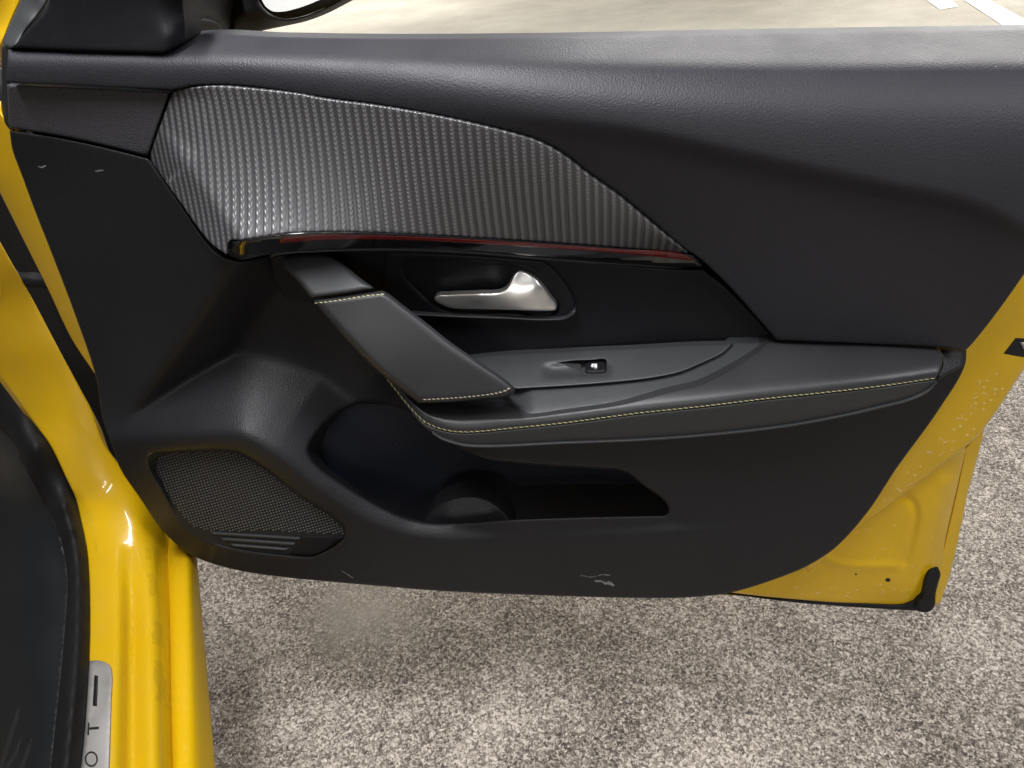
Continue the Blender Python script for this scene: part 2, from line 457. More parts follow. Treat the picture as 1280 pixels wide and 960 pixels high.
def ground_mat():
    mt, nt, b = newmat('worn_aggregate_asphalt')
    tc = nt.nodes.new('ShaderNodeTexCoord'); co = tc.outputs['Object']
    wob = nd(nt, 'ShaderNodeTexNoise', Scale=150.0, Detail=3.0); nt.links.new(co, wob.inputs['Vector'])
    wm = nt.nodes.new('ShaderNodeVectorMath'); wm.operation = 'SCALE'; wm.inputs[3].default_value = 0.008; nt.links.new(wob.outputs['Color'], wm.inputs[0])
    wa = nt.nodes.new('ShaderNodeVectorMath'); wa.operation = 'ADD'; nt.links.new(co, wa.inputs[0]); nt.links.new(wm.outputs[0], wa.inputs[1])
    v1 = nd(nt, 'ShaderNodeTexVoronoi', Scale=250.0); nt.links.new(wa.outputs[0], v1.inputs['Vector'])
    n1 = nd(nt, 'ShaderNodeTexNoise', Scale=340.0, Detail=4.0, Roughness=0.65); nt.links.new(wa.outputs[0], n1.inputs['Vector'])
    n2 = nd(nt, 'ShaderNodeTexNoise', Scale=5.0, Detail=7.0, Roughness=0.62); nt.links.new(co, n2.inputs['Vector'])
    n3 = nd(nt, 'ShaderNodeTexNoise', Scale=1.1, Detail=4.0); nt.links.new(co, n3.inputs['Vector'])
    v2 = nd(nt, 'ShaderNodeTexVoronoi', Scale=480.0); nt.links.new(wa.outputs[0], v2.inputs['Vector'])
    sep2 = nt.nodes.new('ShaderNodeSeparateColor'); nt.links.new(v2.outputs['Color'], sep2.inputs[0])
    sepc = nt.nodes.new('ShaderNodeSeparateColor'); nt.links.new(v1.outputs['Color'], sepc.inputs[0])
    stone = math_(nt, 'MULTIPLY_ADD', n1.outputs[0], 1.0, math_(nt, 'MULTIPLY_ADD', sepc.outputs[0], 0.40, math_(nt, 'MULTIPLY_ADD', sep2.outputs[1], 0.34, -0.36)))
    big = math_(nt, 'MULTIPLY_ADD', n2.outputs[0], 0.9, -0.45)
    val = math_(nt, 'ADD', stone, math_(nt, 'MULTIPLY', big, 0.78))
    r = nt.nodes.new('ShaderNodeValToRGB'); e = r.color_ramp.elements
    st = [(0.20, (0.036, 0.029, 0.024)), (0.41, (0.155, 0.130, 0.106)), (0.60, (0.33, 0.287, 0.243)), (0.84, (0.67, 0.605, 0.535))]
    while len(e) < len(st): e.new(0.5)
    for el, (p, c) in zip(e, st): el.position = p; el.color = (*c, 1)
    nt.links.new(val, r.inputs[0])
    # smooth worn patch beside the car and the paler far part of the floor
    sep = nt.nodes.new('ShaderNodeSeparateXYZ'); nt.links.new(co, sep.inputs[0])
    px, py = at_t(455, 765, t_z(455, 765, 0))[:2]
    dx = math_(nt, 'DIVIDE', math_(nt, 'SUBTRACT', sep.outputs[0], float(px)), 0.15)
    dy = math_(nt, 'DIVIDE', math_(nt, 'SUBTRACT', sep.outputs[1], float(py)), 0.11)
    rr = math_(nt, 'SQRT', math_(nt, 'ADD', math_(nt, 'MULTIPLY', dx, dx), math_(nt, 'MULTIPLY', dy, dy)))
    rr = math_(nt, 'ADD', rr, math_(nt, 'MULTIPLY', big, 3.2))
    patch = ramp(nt, rr, [(0.2, 0.75), (1.5, 0.0)])
    far = math_(nt, 'MULTIPLY', ramp(nt, math_(nt, 'DIVIDE', sep.outputs[1], 5.0), [(0.2, 0.0), (0.75, 1.0)]), 0.72)
    fcol = mixc(nt, ramp(nt, n3.outputs[0], [(0.35, 0.0), (0.65, 1.0)]), (0.46, 0.43, 0.36), (0.60, 0.57, 0.48))
    c = mixc(nt, patch, r.outputs[0], (0.24, 0.215, 0.18))
    c = mixc(nt, far, c, fcol)
    nt.links.new(c, b.inputs['Base Color'])
    b.inputs['Roughness'].default_value = 0.75
    bp = nd(nt, 'ShaderNodeBump', Strength=0.8, Distance=0.004); nt.links.new(math_(nt, 'MULTIPLY', val, math_(nt, 'SUBTRACT', 1.0, patch)), bp.inputs['Height'])
    nt.links.new(bp.outputs[0], b.inputs['Normal'])
    return mt
M['ground'] = ground_mat()

def line_mat():
    mt, nt, b = newmat('worn_white_line_paint')
    tc = nt.nodes.new('ShaderNodeTexCoord')
    n = nd(nt, 'ShaderNodeTexNoise', Scale=40.0, Detail=6.0, Roughness=0.7); nt.links.new(tc.outputs['Object'], n.inputs['Vector'])
    nt.links.new(mixc(nt, ramp(nt, n.outputs[0], [(0.55, 0.0), (0.75, 0.6)]), (0.80, 0.79, 0.74), (0.5, 0.46, 0.38)), b.inputs['Base Color'])
    b.inputs['Roughness'].default_value = 0.6
    return mt
M['line'] = line_mat()

# ------------------------------------------------------------------ setting
g = mesh('ground', [(-60, -60, 0), (60, -60, 0), (60, 60, 0), (-60, 60, 0)], [(0, 1, 2, 3)], M['ground'], smooth=False)
g['kind'] = 'structure'
def marking(poly):
    V = [at_t(x, y, t_z(x, y, 0.004)) for x, y in poly]
    o = mesh('parking_line', V, [tuple(range(len(V)))[::-1]], M['line'], smooth=False)
    o['kind'] = 'structure'; return o
marking([(1199, -4), (1229, -4), (1300, 34), (1300, 62), (1262, 37)])
marking([(1148, -8), (1183, -8), (1198, 8), (1175, 12)])

def root(name, loc, label, cat):
    o = bpy.data.objects.new(name, None); COL.objects.link(o); o.location = loc
    o.empty_display_size = 0.1; o['label'] = label; o['category'] = cat
    return o

# ================================================================== THE CAR DOOR
car = root('car', (-0.15, 0.03, 0.25), 'yellow car with its door swung open, black door trim facing the viewer', 'car')
door, fSh = piece('door', [(1090, 430, 1), (1312, 290, 1), (1312, 410, 1), (1280, 461), (1235, 529), (1222, 545), (1205, 560), (1160, 595), (1122, 625), (1072, 662), (1010, 715, 1), (960, 640, 1)],
  Yc((1215, 437, .0), (1280, 350, .0)) + Yc((1310, 400, .012), (1235, 528, .014), (1160, 594, .012), (1072, 661, .008)) + Yc((1120, 595, .002), (1180, 515, .002), (1250, 450, .004)) + Yc((1000, 650, .004), (1100, 440, .0)), M['paint'], car, res=6, er=4, drop=0.006, skirt=0.02)
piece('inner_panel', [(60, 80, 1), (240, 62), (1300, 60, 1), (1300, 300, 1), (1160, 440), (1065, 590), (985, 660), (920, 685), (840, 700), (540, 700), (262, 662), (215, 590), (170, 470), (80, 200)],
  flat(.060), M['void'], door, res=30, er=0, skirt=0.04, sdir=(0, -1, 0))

piece('outer_panel', [(70, 130, 1), (240, 125), (1300, 110, 1), (1290, 260), (1205, 465), (1168, 580), (1145, 690), (1125, 718, 1), (1000, 716), (850, 708), (540, 700), (270, 655), (220, 590), (175, 470), (90, 200)],
  Yc((70, 130, .085), (640, 120, .085), (1300, 110, .085)) + Yc((170, 470, .12), (640, 440, .125), (1240, 460, .12)) + Yc((270, 650, .105), (640, 695, .105), (1135, 718, .10)), M['paint_clean'], door, res=25, er=0, skirt=0.05, sdir=(0, -1, 0))
# ---- soft upper pad
def B_y(P):
    P = np.asarray(P, float); x, y = P[:, 0], P[:, 1]
    yr = cubic(x, (0, 205, 300, 400, 640, 900, 1310), (68, 71, 72, 74, 79, 82, 82))
    d0 = cubic(x, (0, 205, 300, 400, 640, 900, 1310), (-.031, -.032, -.034, -.036, -.041, -.043, -.044))
    amp = cubic(x, (0, 205, 330, 500, 700, 900, 1310), (.004, .005, .008, .016, .029, .036, .040))
    hh = cubic(x, (0, 205, 330, 500, 700, 900, 1310), (12, 12, 16, 24, 36, 44, 52))
    D = y - yr
    top = 0.0017 * sp(-D, 5.0)
    dn = np.maximum(D, 0)
    bul = -amp * (1 - np.exp(-(dn / hh) ** 1.25))
    yc = cubic(x, (0, 600, 700, 800, 900, 1100, 1230, 1310), (120, 138, 150, 164, 186, 229, 258, 300))
    st = cubic(x, (0, 600, 720, 860, 1000, 1220, 1262, 1310), (0, 0, .004, .010, .014, .016, .010, .004))
    e = y - yc
    low = sp(e, 16.0)
    rate = cubic(x, (0, 500, 700, 900, 1100, 1310), (.0003, .0003, .00034, .00022, .00016, .00012))
    return d0 + top + bul + st * sstep((e + 4) / 30) + rate * low
fBy = lambda P: yt(P, B_y(P))
upper, fB = piece('upper_pad', [(10, 60, 1), (100, 62), (205, 66, 1), (220, 59), (232, 46, 1), (245, 43), (350, 45.5), (480, 47.5), (700, 46), (900, 42), (1100, 39), (1310, 36, 1), (1310, 295, 1), (1280, 343), (1214, 431), (1207, 438, 1), (1179, 434), (1100, 430), (971, 424.5, 1), (945, 395), (908, 354), (868, 318), (861, 314), (812, 273), (775, 243), (737, 216), (700, 188), (670, 173), (625, 160), (550, 143), (475, 130), (400, 120), (319, 108), (275, 105), (240, 107), (215.5, 112, 1), (150, 109.5), (100, 107), (8, 103.5, 1)],
  fBy, M['soft'], door, res=6, er=2.6, drop=0.0018, skirt=0.02)

# ---- woven insert
TOPX = (180, 216, 240, 275, 319, 375, 400, 475, 550, 625, 670, 700, 737, 775, 812, 862); TOPY = (122, 113, 109, 107, 110.5, 117, 122, 132, 145, 162, 175, 190, 218, 245, 276, 318)
BOTX = (180, 250, 300, 350, 400, 470, 550, 640, 775, 862); BOTY = (312, 305, 300, 292.5, 289.5, 290.5, 294, 299.5, 309, 317.5)
def Ybot(x): return cubic(x, (180, 240, 300, 350, 430, 520, 640, 750, 862), (-.096, -.096, -.094, -.088, -.074, -.058, -.041, -.027, -.0165))
RIDGE = Line([(200, 160), (233, 206), (300, 299), (310, 313)], smooth=False)
CREASE = Line([(276, 100), (262, 150), (252, 190), (233, 207)])
def C_y(P):
    P = np.asarray(P, float); x, y = P[:, 0], P[:, 1]
    tp = np.interp(x, TOPX, TOPY); bt = np.interp(x, BOTX, BOTY)
    v = np.clip((y - tp) / np.maximum(bt - tp, 2), -.1, 1.1)
    yt0 = B_y(np.c_[x, tp - 2]) - .0035
    yy = yt0 + (Ybot(x) - yt0) * np.where(v > 0, np.abs(v) ** 1.9, 0)
    D, U = RIDGE(P)
    yy = yy + .00062 * sp(-D, 4.0)
    D2, U2 = CREASE(P)
    yy = yy + .00022 * sp(-D2, 6.0) * sstep((U2 - 5) / 30)
    return yy
fC = lambda P: yt(P, C_y(P))
piece('woven_insert', [(216, 114.5, 1), (240, 109.5), (274, 107.5), (319, 111), (375, 117.5), (400, 122.5), (475, 132.5), (550, 145.5), (625, 162.5), (670, 175.5), (700, 191), (737, 219), (775, 246), (812, 277), (859, 316, 1), (775, 309), (640, 299.5), (550, 294), (470, 290.5), (400, 289.5), (350, 292.5), (301, 300, 1), (287, 301), (283, 318, 1), (265, 305), (225, 252), (188, 200, 1), (188, 192, 1), (203, 150)],
  fC, M['carbon'], door, res=4, er=2.4, drop=0.0016, skirt=0.02)

# ---- small grained corner insert
piece('corner_insert', [(9, 106, 1), (100, 109.5), (213, 114.5, 1), (200, 150), (186, 190), (184, 195, 1), (125, 180.5), (75, 170), (11, 160, 1)],
  Yc((9, 106, -.022), (100, 109, -.022), (213, 114, -.022)) + Yc((11, 160, -.014), (184, 195, -.022)) + Yc((60, 135, -.018), (200, 150, -.023)), M['insert'], door, res=5, er=3, drop=0.003, skirt=0.015)

# ---- main moulded lower panel
E_out = [(12, 163, 1), (75, 173), (125, 183.5), (185, 198.5, 1), (225, 255), (263, 309), (280, 323, 1), (300, 327), (336, 320, 1), (370, 318), (430, 330), (480, 400), (500, 470), (540, 522), (600, 545), (700, 546), (900, 532), (1060, 508), (1150, 480), (1176, 462), (1180, 436, 1), (1208, 438, 1), (1207, 454), (1175, 510), (1119, 588), (1089, 634), (1062, 667), (1040, 688), (1010, 707), (969, 724), (912, 741), (856, 747), (800, 747.5), (700, 745), (540, 738), (480, 733), (400, 726), (359, 722), (289, 711), (244, 696), (224, 683), (201, 661), (176, 624), (150, 585), (141, 559), (129, 525), (120, 472), (94, 394), (58, 300), (43, 262), (28, 221), (15, 185)]
POCKET = [(386, 562), (396, 541), (410, 525), (427, 511), (455, 502), (490, 506), (530, 528), (562, 553), (600, 571), (662, 579), (772, 586, 1), (784, 590), (800, 603), (836, 638), (831, 644.5, 1), (740, 646.5), (640, 650), (575, 654.5), (535, 653), (505, 646), (480, 635), (430, 605), (392, 576)]
SPEAK = [(186, 572), (194, 564.5, 1), (232, 562), (289, 562), (303, 566), (331, 583), (373, 616), (424, 651), (432, 663), (430, 672), (401, 692), (388, 696), (359, 694.5), (289, 684.5), (261, 675.5), (241, 662), (227, 649), (204, 613)]
LEDGE = Line([(120, 553), (150, 549.5), (200, 547.5), (285, 545.5), (306, 548), (340, 566), (400, 612), (450, 646), (480, 660), (510, 669.5), (560, 675), (640, 673.5), (740, 670), (840, 666), (930, 662), (960, 661)])
LEDGE_H = (.040, .046, .054, .063, .065, .067, .067, .066, .0645, .062, .060, .056, .052, .045, .030, .012)
SCOOP = Line([(298, 318), (285, 338), (268, 366), (240, 408), (202, 457), (165, 512), (140, 552)])
hL = tps([(14, 165, .016), (100, 180, .022), (184, 199, .029), (225, 254, .034), (282, 323, .044), (240, 408, .034), (202, 457, .031), (145, 540, .032), (98, 400, .010), (58, 300, .010), (30, 215, .011), (122, 480, .012), (150, 300, .021)], 1e-3)
hF = tps([(600, 562, .058), (700, 567, .055), (777, 578, .049), (850, 600, .036), (900, 560, .030), (1000, 535, .026), (1100, 512, .021), (1050, 560, .020), (1119, 588, .014), (1062, 666, .016), (1176, 464, .018), (1206, 448, .018), (969, 723, .023), (856, 746, .031), (700, 744, .036), (960, 650, .028), (960, 600, .025), (540, 540, .030), (300, 500, -.06), (400, 450, -.06), (200, 600, -.03), (300, 700, .0), (450, 720, .02), (150, 400, -.06), (200, 250, -.06)], 1e-3)
def E_y(P):
    P = np.asarray(P, float)
    Dl, Ul = LEDGE(P)
    base = np.interp(Ul, LEDGE.knots, LEDGE_H)
    up = sp(Dl - 3, 7.0)
    tilt = np.interp(Ul, LEDGE.knots, [.0009] * 5 + [.00085] * 4 + [.0009] * 7)
    h_s = base - tilt * up - .00016 * sp(-Dl, 4.0)
    Dc, Uc = SCOOP(P)
    wall = 1.0 / hL(P) - .0013 * sp(Dc - 4, 9.0)
    wall = smax(wall, np.full(len(P), -.026), .006)
    wall = np.where(P[:, 1] < 600, wall, wall)
    h = smax(h_s, wall, .006)
    return -smax(h, 1.0 / hF(P), .004)
fEy = lambda P: yt(P, E_y(P))
lower, fE = piece('lower_panel', E_out, fEy, M['moulded'], door, res=5, er=3.0, drop=0.002, skirt=0.022, holes=[POCKET, SPEAK], hskirt=0.03, her=5, hdrop=0.004, sdir=(0, 0.75, -0.72))

# ---- door pocket: liner and bottle ring
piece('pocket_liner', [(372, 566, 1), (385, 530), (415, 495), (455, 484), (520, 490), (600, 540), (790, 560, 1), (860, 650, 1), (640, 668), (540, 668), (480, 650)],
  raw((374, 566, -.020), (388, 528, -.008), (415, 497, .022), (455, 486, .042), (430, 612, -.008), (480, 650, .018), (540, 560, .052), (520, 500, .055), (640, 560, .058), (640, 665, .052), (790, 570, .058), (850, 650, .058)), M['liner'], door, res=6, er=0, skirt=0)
piece('bottle_ring', [(529, 668, 1), (531, 650), (546, 632), (568, 622), (590, 619.5), (612, 625), (637, 649), (642, 668, 1)],
  Yc((531, 652, -.022), (546, 633, -.016), (568, 623, -.013), (590, 620, -.012), (612, 626, -.014), (637, 650, -.020)) + Yc((560, 645, -.026), (610, 645, -.025)) + Yc((535, 668, -.028), (640, 668, -.028)), M['moulded'], door, res=3, er=4, drop=0.004, skirt=0.03)

# ---- loudspeaker grille
grille = bpy.data.objects.new('speaker_grille', None)
gback, fGr = piece('speaker_grille', [(180, 566, 1), (194, 556), (232, 555), (292, 555), (340, 580), (435, 645), (442, 662), (436, 680), (401, 698), (359, 701), (286, 690), (240, 668), (200, 618)],
  Yc((185, 570, -.030), (290, 562, -.036), (432, 660, -.046)) + Yc((240, 668, -.042), (360, 692, -.046), (300, 620, -.043)), M['void'], door, res=6, er=0, skirt=0.0)
bpy.data.objects.remove(grille)
V = []; F = []
GP = curve([(190, 574), (198, 568, 1), (232, 565.5), (289, 565.5), (301, 569), (329, 586), (371, 619), (421, 653), (429, 664), (430, 668, 1), (340, 663), (241, 657), (229, 645), (207, 611)], 4)
cand = np.array([(180 + i * 3.55 + j * 1.1, 690 - i * 1.0 + j * 3.3) for i in range(-60, 140) for j in range(-110, 110)])
cand = cand[(cand[:, 0] > 170) & (cand[:, 0] < 450) & (cand[:, 1] > 550) & (cand[:, 1] < 700)]
cand = cand[inside(cand, GP)]
tg = fGr(cand)
for p, t in zip(cand, tg):
    b0 = len(V)
    for (dx, dy, dt) in ((-1.5, 0.45, 0.0), (-0.2, 1.35, 0.0), (1.5, -0.45, 0.0), (0.2, -1.35, 0.0), (-.75, .2, -.0012), (0, .65, -.0012), (.75, -.2, -.0012), (0, -.65, -.0012)):
        V.append(at_t(p[0] + dx, p[1] + dy, t + dt - 0.0002))
    for k in range(4):
        F.append((b0 + k, b0 + (k + 1) % 4, b0 + 4 + (k + 1) % 4, b0 + 4 + k))
    F.append((b0 + 4, b0 + 5, b0 + 6, b0 + 7))
gm = mesh('grille_mesh', V, F, M['grille'], door, smooth=False); gm['kind'] = 'stuff'
for (a, b_, c, d) in (((264, 665.5), (375, 672.5), (374, 675), (267, 668.5)), ((276, 672.5), (369, 679), (368, 682), (280, 676)), ((288, 680), (360, 686), (357, 689), (293, 683.5))):
    piece('louvre_slat', [(*a, 1), (*b_, 1), (*c, 1), (*d, 1)], lambda P: fGr(P) - 0.004, M['tray'], door, res=4, er=1.2, drop=0.0015, skirt=0.004)
piece('grille_plate', [(376, 670, 1), (431, 671, 1), (402, 691), (388, 694.5), (362, 692, 1)], lambda P: fGr(P) - 0.003, M['smooth_black'], door, res=5, er=2, drop=0.0015, skirt=0.003)

# ---- handle area panel
piece('handle_panel', [(337, 320.5, 1), (400, 314.5), (450, 312.8), (512, 312.6), (600, 317), (681, 324), (760, 330), (854, 337), (879, 337, 1), (905, 357), (945, 398), (967, 424, 1), (919, 428), (800, 434), (700, 438.5), (590, 447), (520, 470), (440, 420), (388, 378), (356, 370), (343, 348)],
  Yc((337, 321, -.012), (512, 313, -.014), (681, 325, -.010), (879, 338, -.004)) + Yc((345, 350, -.010), (390, 380, -.006)) + Yc((600, 380, 0), (800, 390, 0), (960, 423, -.003)) + Yc((590, 447, 0), (800, 434, 0)) + Yc((480, 345, -.006), (860, 360, -.002)), M['smooth_black'], door, res=6, er=2.4, drop=0.002, skirt=0.015)

# ---- gloss strip with red inlay
def S_y(P):
    P = np.asarray(P, float); x, y = P[:, 0], P[:, 1]
    return Ybot(x) - .003 + .00085 * np.maximum(y - np.interp(x, BOTX, BOTY), 0) + .0009 * sp(301 - x, 3)
fSy = lambda P: yt(P, S_y(P))
strip, fS = piece('gloss_strip', [(287.5, 301.5, 1), (300, 301, 1), (350, 293.2), (400, 290.2), (470, 291), (550, 294.8), (640, 300.3), (775, 310), (860, 317.2), (867, 319, 1), (881, 334.5, 1), (854, 334.5), (760, 327.5), (681, 321.5), (600, 314.5), (512, 310.5), (450, 310.8), (400, 312.5), (340, 318), (302, 325.5, 1), (286, 319.5, 1)],
  fSy, M['gloss'], door, res=4, er=2.0, drop=0.002, skirt=0.03)
piece('red_inlay', [(352, 296.5, 1), (400, 293.5), (470, 294), (550, 297.2), (640, 302.6), (775, 312), (858, 319), (868, 326, 1), (775, 317), (640, 307.5), (550, 302), (470, 299.5), (400, 300.5), (348, 304.5, 1)],
  lambda P: fS(P) - 0.0006, M['red'], door, res=4, er=1.2, drop=0.0008, skirt=0.003)
piece('strip_end_cap', [(288.5, 303, 1), (299.5, 302, 1), (300.5, 323, 1), (288, 318.5, 1)], lambda P: fS(P) - 0.0012, M['satin_black'], door, res=4, er=1.5, drop=0.0012, skirt=0.003)

piece('trim_edge_highlight', [(337, 320, 1), (345, 317.6), (400, 313.3), (450, 311.6), (512, 311.4), (600, 315.5), (681, 322.5), (760, 328.7), (854, 335.5, 1), (854, 337.6, 1), (760, 330.8), (681, 324.6), (600, 317.6), (512, 313.4), (450, 313.6), (400, 315.3), (345, 319.6), (338, 322, 1)],
  lambda P: yt(P, S_y(P) + .004), M['tray'], door, res=3, er=0, skirt=0.03)  # paler strip put in for the light caught along the panel's top edge

# ---- inner release handle: bezel, bowl, lever
piece('handle_bezel', [(480, 316, 1), (512, 315.5), (600, 319.5), (680, 326, 1), (692, 336), (705, 352), (717, 372), (719, 386), (710, 396), (692, 399.5), (630, 397.5), (555, 395.5), (514, 393.5), (480, 385, 1)],
  Yc((480, 316, -.014), (600, 320, -.015), (680, 327, -.012)) + Yc((480, 385, -.006), (630, 397, -.008), (710, 395, -.008)) + Yc((718, 380, -.007), (600, 355, -.012)), M['smooth_black'], door, res=4, er=3, drop=0.003, skirt=0.012,
  holes=[[(506, 336), (511, 329.5), (522, 328), (600, 331), (655, 336), (672, 346), (684, 361), (698, 381), (695, 389), (640, 389), (564, 387), (549, 383), (530, 368)]], hskirt=0.03, her=6, hdrop=0.009)
piece('bezel_edge_highlight', [(514, 392.6, 1), (555, 394.6), (630, 397), (690, 399), (708, 396.6), (717.5, 388, 1), (719.3, 389), (709.5, 398.2), (690, 400.8), (630, 398.8), (555, 396.4), (515, 394.3, 1)], flat(-.0135), M['tray'], door, res=3, er=0, skirt=0.014)  # thin paler strip painted in as the highlight under the bezel
piece('handle_bowl', [(495, 320, 1), (600, 322), (670, 330), (710, 385), (700, 398, 1), (550, 395, 1), (500, 345)],
  Yc((500, 325, .012), (600, 324, .012), (665, 332, .012)) + Yc((505, 345, .014), (540, 385, .006), (620, 393, .004), (700, 393, .004)) + Yc((560, 355, .032), (640, 360, .030)), M['satin_black'], door, res=4, er=0, skirt=0)
lev_c = raw((545, 371, -.018), (600, 376, -.0215), (640, 376, -.0215), (650, 340, -.010), (692, 385, -.014), (600, 386, -.015), (668, 360, -.0175), (690, 372, -.012))
piece('release_lever', [(543, 372.5), (545.5, 369.5), (560, 368.3), (600, 366.8), (624, 365.2), (632, 361), (638, 352), (644, 341), (648.5, 337.6), (656, 338.8), (668, 346), (678, 356.5), (690, 373), (696, 383), (694.5, 387.5), (688, 388.5), (640, 387.3), (600, 386.3), (565, 385), (555, 382)],
  lev_c, M['chrome'], door, res=2.5, er=3.0, drop=0.0028, skirt=0.008)

# ---- armrest
STITCH = [(477.5, 467), (495, 489), (512, 510), (531, 528.5), (550, 537), (572, 541), (600, 540.5), (625, 538), (700, 530.5), (800, 517.5), (880, 509), (950, 500.5), (1030, 492), (1100, 484), (1169, 474)]
SL = Line(STITCH)
SL_Y = (-.056, -.070, -.083, -.092, -.096, -.098, -.0985, -.0985, -.098, -.0965, -.093, -.088, -.081, -.074, -.062)
def A_y(P):
    P = np.asarray(P, float); D, U = SL(P)
    return cubic(U, SL.knots, SL_Y) + .00112 * sp(D - 10, 9.0) - .0002 * np.minimum(np.maximum(D, 0), 6) + .00040 * sp(-D - 4, 10.0)
AR = lambda P: yt(P, A_y(P))
def tray_y(P):
    P = np.asarray(P, float)
    return A_y(P) + .0035 + .016 * sstep((668 - P[:, 0]) / 40) * sstep((522 - P[:, 1]) / 14)
T_ctrl = lambda P: yt(P, tray_y(P))
piece('armrest_tray', [(560, 450, 1), (600, 466), (645, 482.5, 1), (720, 478), (780, 473), (820, 468), (850, 461.5), (880, 449), (902, 438), (912, 427.5, 1), (959, 427.5, 1), (942, 443), (912, 462), (875, 481), (837, 490), (775, 506), (700, 517), (662, 522), (610, 523.5), (554, 523), (525, 510), (490, 470, 1)],
  T_ctrl, M['tray'], door, res=5, er=1.6, drop=0.0015, skirt=0.01)
pad, fK = piece('armrest_pad', [(961, 427.5, 1), (1060, 429), (1140, 432), (1171, 435.5), (1178, 443), (1176, 461), (1169, 473.5, 1)] + [q for q in STITCH[::-1][1:-1]] + [(477, 466.5, 1), (487, 471), (520, 506), (535, 516.5), (554, 522.3), (610, 523), (662, 521.5), (700, 516.5), (775, 505.5), (837, 489.5), (875, 480.5), (912, 461.5), (942, 442.5)],
  AR, M['leather'], door, res=4, er=2.2, drop=0.0014, skirt=0.02)
pad2, fL = piece('armrest_fascia', [(478, 468, 1)] + [(x, y + 0.6) for x, y in STITCH[1:-1]] + [(1169, 474.6, 1), (1171, 478, 1), (1160, 487), (1137, 498), (1100, 507.5), (1062, 516.5), (987, 530.5), (894, 541.5), (800, 548.5), (700, 552.5), (606, 556.5), (580, 555.5), (550, 546), (531, 534), (515, 516)],
  AR, M['leather'], door, res=4, er=2.4, drop=0.002, skirt=0.02)
RIM = [(540, 540), (550, 546.8), (562, 551.5), (580, 556), (606, 557.3), (700, 553.3), (800, 549.3), (894, 542.3), (987, 531.3), (1062, 517.3), (1100, 508.3), (1137, 498.8), (1160, 487.8), (1172, 478)]
piece('armrest_rim', [(*RIM[0], 1)] + RIM[1:-1] + [(*RIM[-1], 1)] + [(x + .5, y + 2.3) for x, y in RIM[::-1][1:-1]] + [(541, 543, 1)], lambda P: yt(P, A_y(P) - .0035), M['tray'], door, res=3, er=1.2, drop=0.001, skirt=0.03)
piece('armrest_end', [(1176, 436, 1), (1206, 438, 1), (1205, 455), (1180, 470, 1), (1172, 474), (1178, 455)], raw((1176, 437, -.026), (1206, 439, -.022), (1178, 466, -.044), (1204, 455, -.032)), M['moulded'], door, res=4, er=3, drop=0.003, skirt=0.01)

def stitches(name, path, f, mat, parent, pitch=6.9, ln=5.9, wd=0.62, h=0.0008, tilt=0.18):
    L = curve([(*p,) for p in path], 1.0, closed=False)
    s = np.r_[0, np.cumsum(np.linalg.norm(np.diff(L, axis=0), axis=1))]
    V = []; F = []
    pos = 2.0
    while pos + ln < s[-1]:
        a = np.array([np.interp(pos, s, L[:, 0]), np.interp(pos, s, L[:, 1])])
        b = np.array([np.interp(pos + ln, s, L[:, 0]), np.interp(pos + ln, s, L[:, 1])])
        d = (b - a) / np.linalg.norm(b - a); n = np.array([-d[1], d[0]])
        a = a + n * tilt * ln * -0.5; b = b + n * tilt * ln * 0.5
        rings = []
        for q, w, hh in ((0, .35, .1), (.2, .9, .8), (.5, 1, 1), (.8, .9, .8), (1, .35, .1)):
            c = a + (b - a) * q
            ring = []
            for ang in np.linspace(0, 2 * math.pi, 7)[:-1]:
                p = c + n * wd * w * math.cos(ang)
                t = f(p[None])[0] - 0.0002 - h * hh * (0.5 + 0.5 * math.sin(ang))
                ring.append(len(V)); V.append(at_t(p[0], p[1], t))
            rings.append(ring)
        for r0, r1 in zip(rings[:-1], rings[1:]):
            for k in range(6):
                F.append((r0[k], r1[k], r1[(k + 1) % 6], r0[(k + 1) % 6]))
        F.append(tuple(rings[0])); F.append(tuple(rings[-1][::-1]))
        pos += pitch
    o = mesh(name, V, F, mat, parent); o['kind'] = 'stuff'
    return o
stitches('stitching', [(x, y - 1.2) for x, y in STITCH], fK, M['thread'], door)

# ---- switch panel and window switch
SW_HOLE = [(697, 453.6, 1), (715, 451), (740, 450), (756, 449.2), (758, 451, 1), (758, 466, 1), (732, 468, 1), (726, 469, 1), (725, 463), (715, 458.5), (705, 455.7)]
def sw_y(P):
    P = np.asarray(P, float); x, y = P[:, 0], P[:, 1]
    dep = sstep((x - 672) / 22) * sstep((768 - x) / 14) * np.exp(-((y - (463 - .02 * (x - 700))) / 7.5) ** 4) * sstep((y - (449.5 - .06 * (x - 720))) / 6)
    return A_y(P) - .0005 + .0045 * dep
SWC = lambda P: yt(P, sw_y(P))
swp, fSW = piece('switch_panel', [(575, 450, 1), (590, 446.3), (700, 438.8), (800, 434.2), (860, 430.8), (916, 429.3, 1), (904, 440.5), (880, 452.5), (850, 465), (820, 471.5), (780, 476.5), (720, 481.5), (645, 486, 1), (600, 470, 1)],
  SWC, M['tray'], door, res=3.5, er=2.2, drop=0.002, skirt=0.006, holes=[SW_HOLE], hskirt=0.014, her=1.4, hdrop=0.0012, lift=0.003)
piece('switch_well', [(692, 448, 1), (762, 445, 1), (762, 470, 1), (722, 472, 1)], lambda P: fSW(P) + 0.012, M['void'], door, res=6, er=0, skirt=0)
but, fBt = piece('window_switch', [(731.5, 452.5, 1), (750, 450.5), (756.5, 453), (757, 464), (751, 466.8), (732, 467.3, 1)],
  lambda P: yt(P, A_y(P) + .003 - .0035 * np.exp(-((P[:, 1] - 463) / 5) ** 2)), M['smooth_black'], door, res=2.5, er=2, drop=0.002, skirt=0.008)
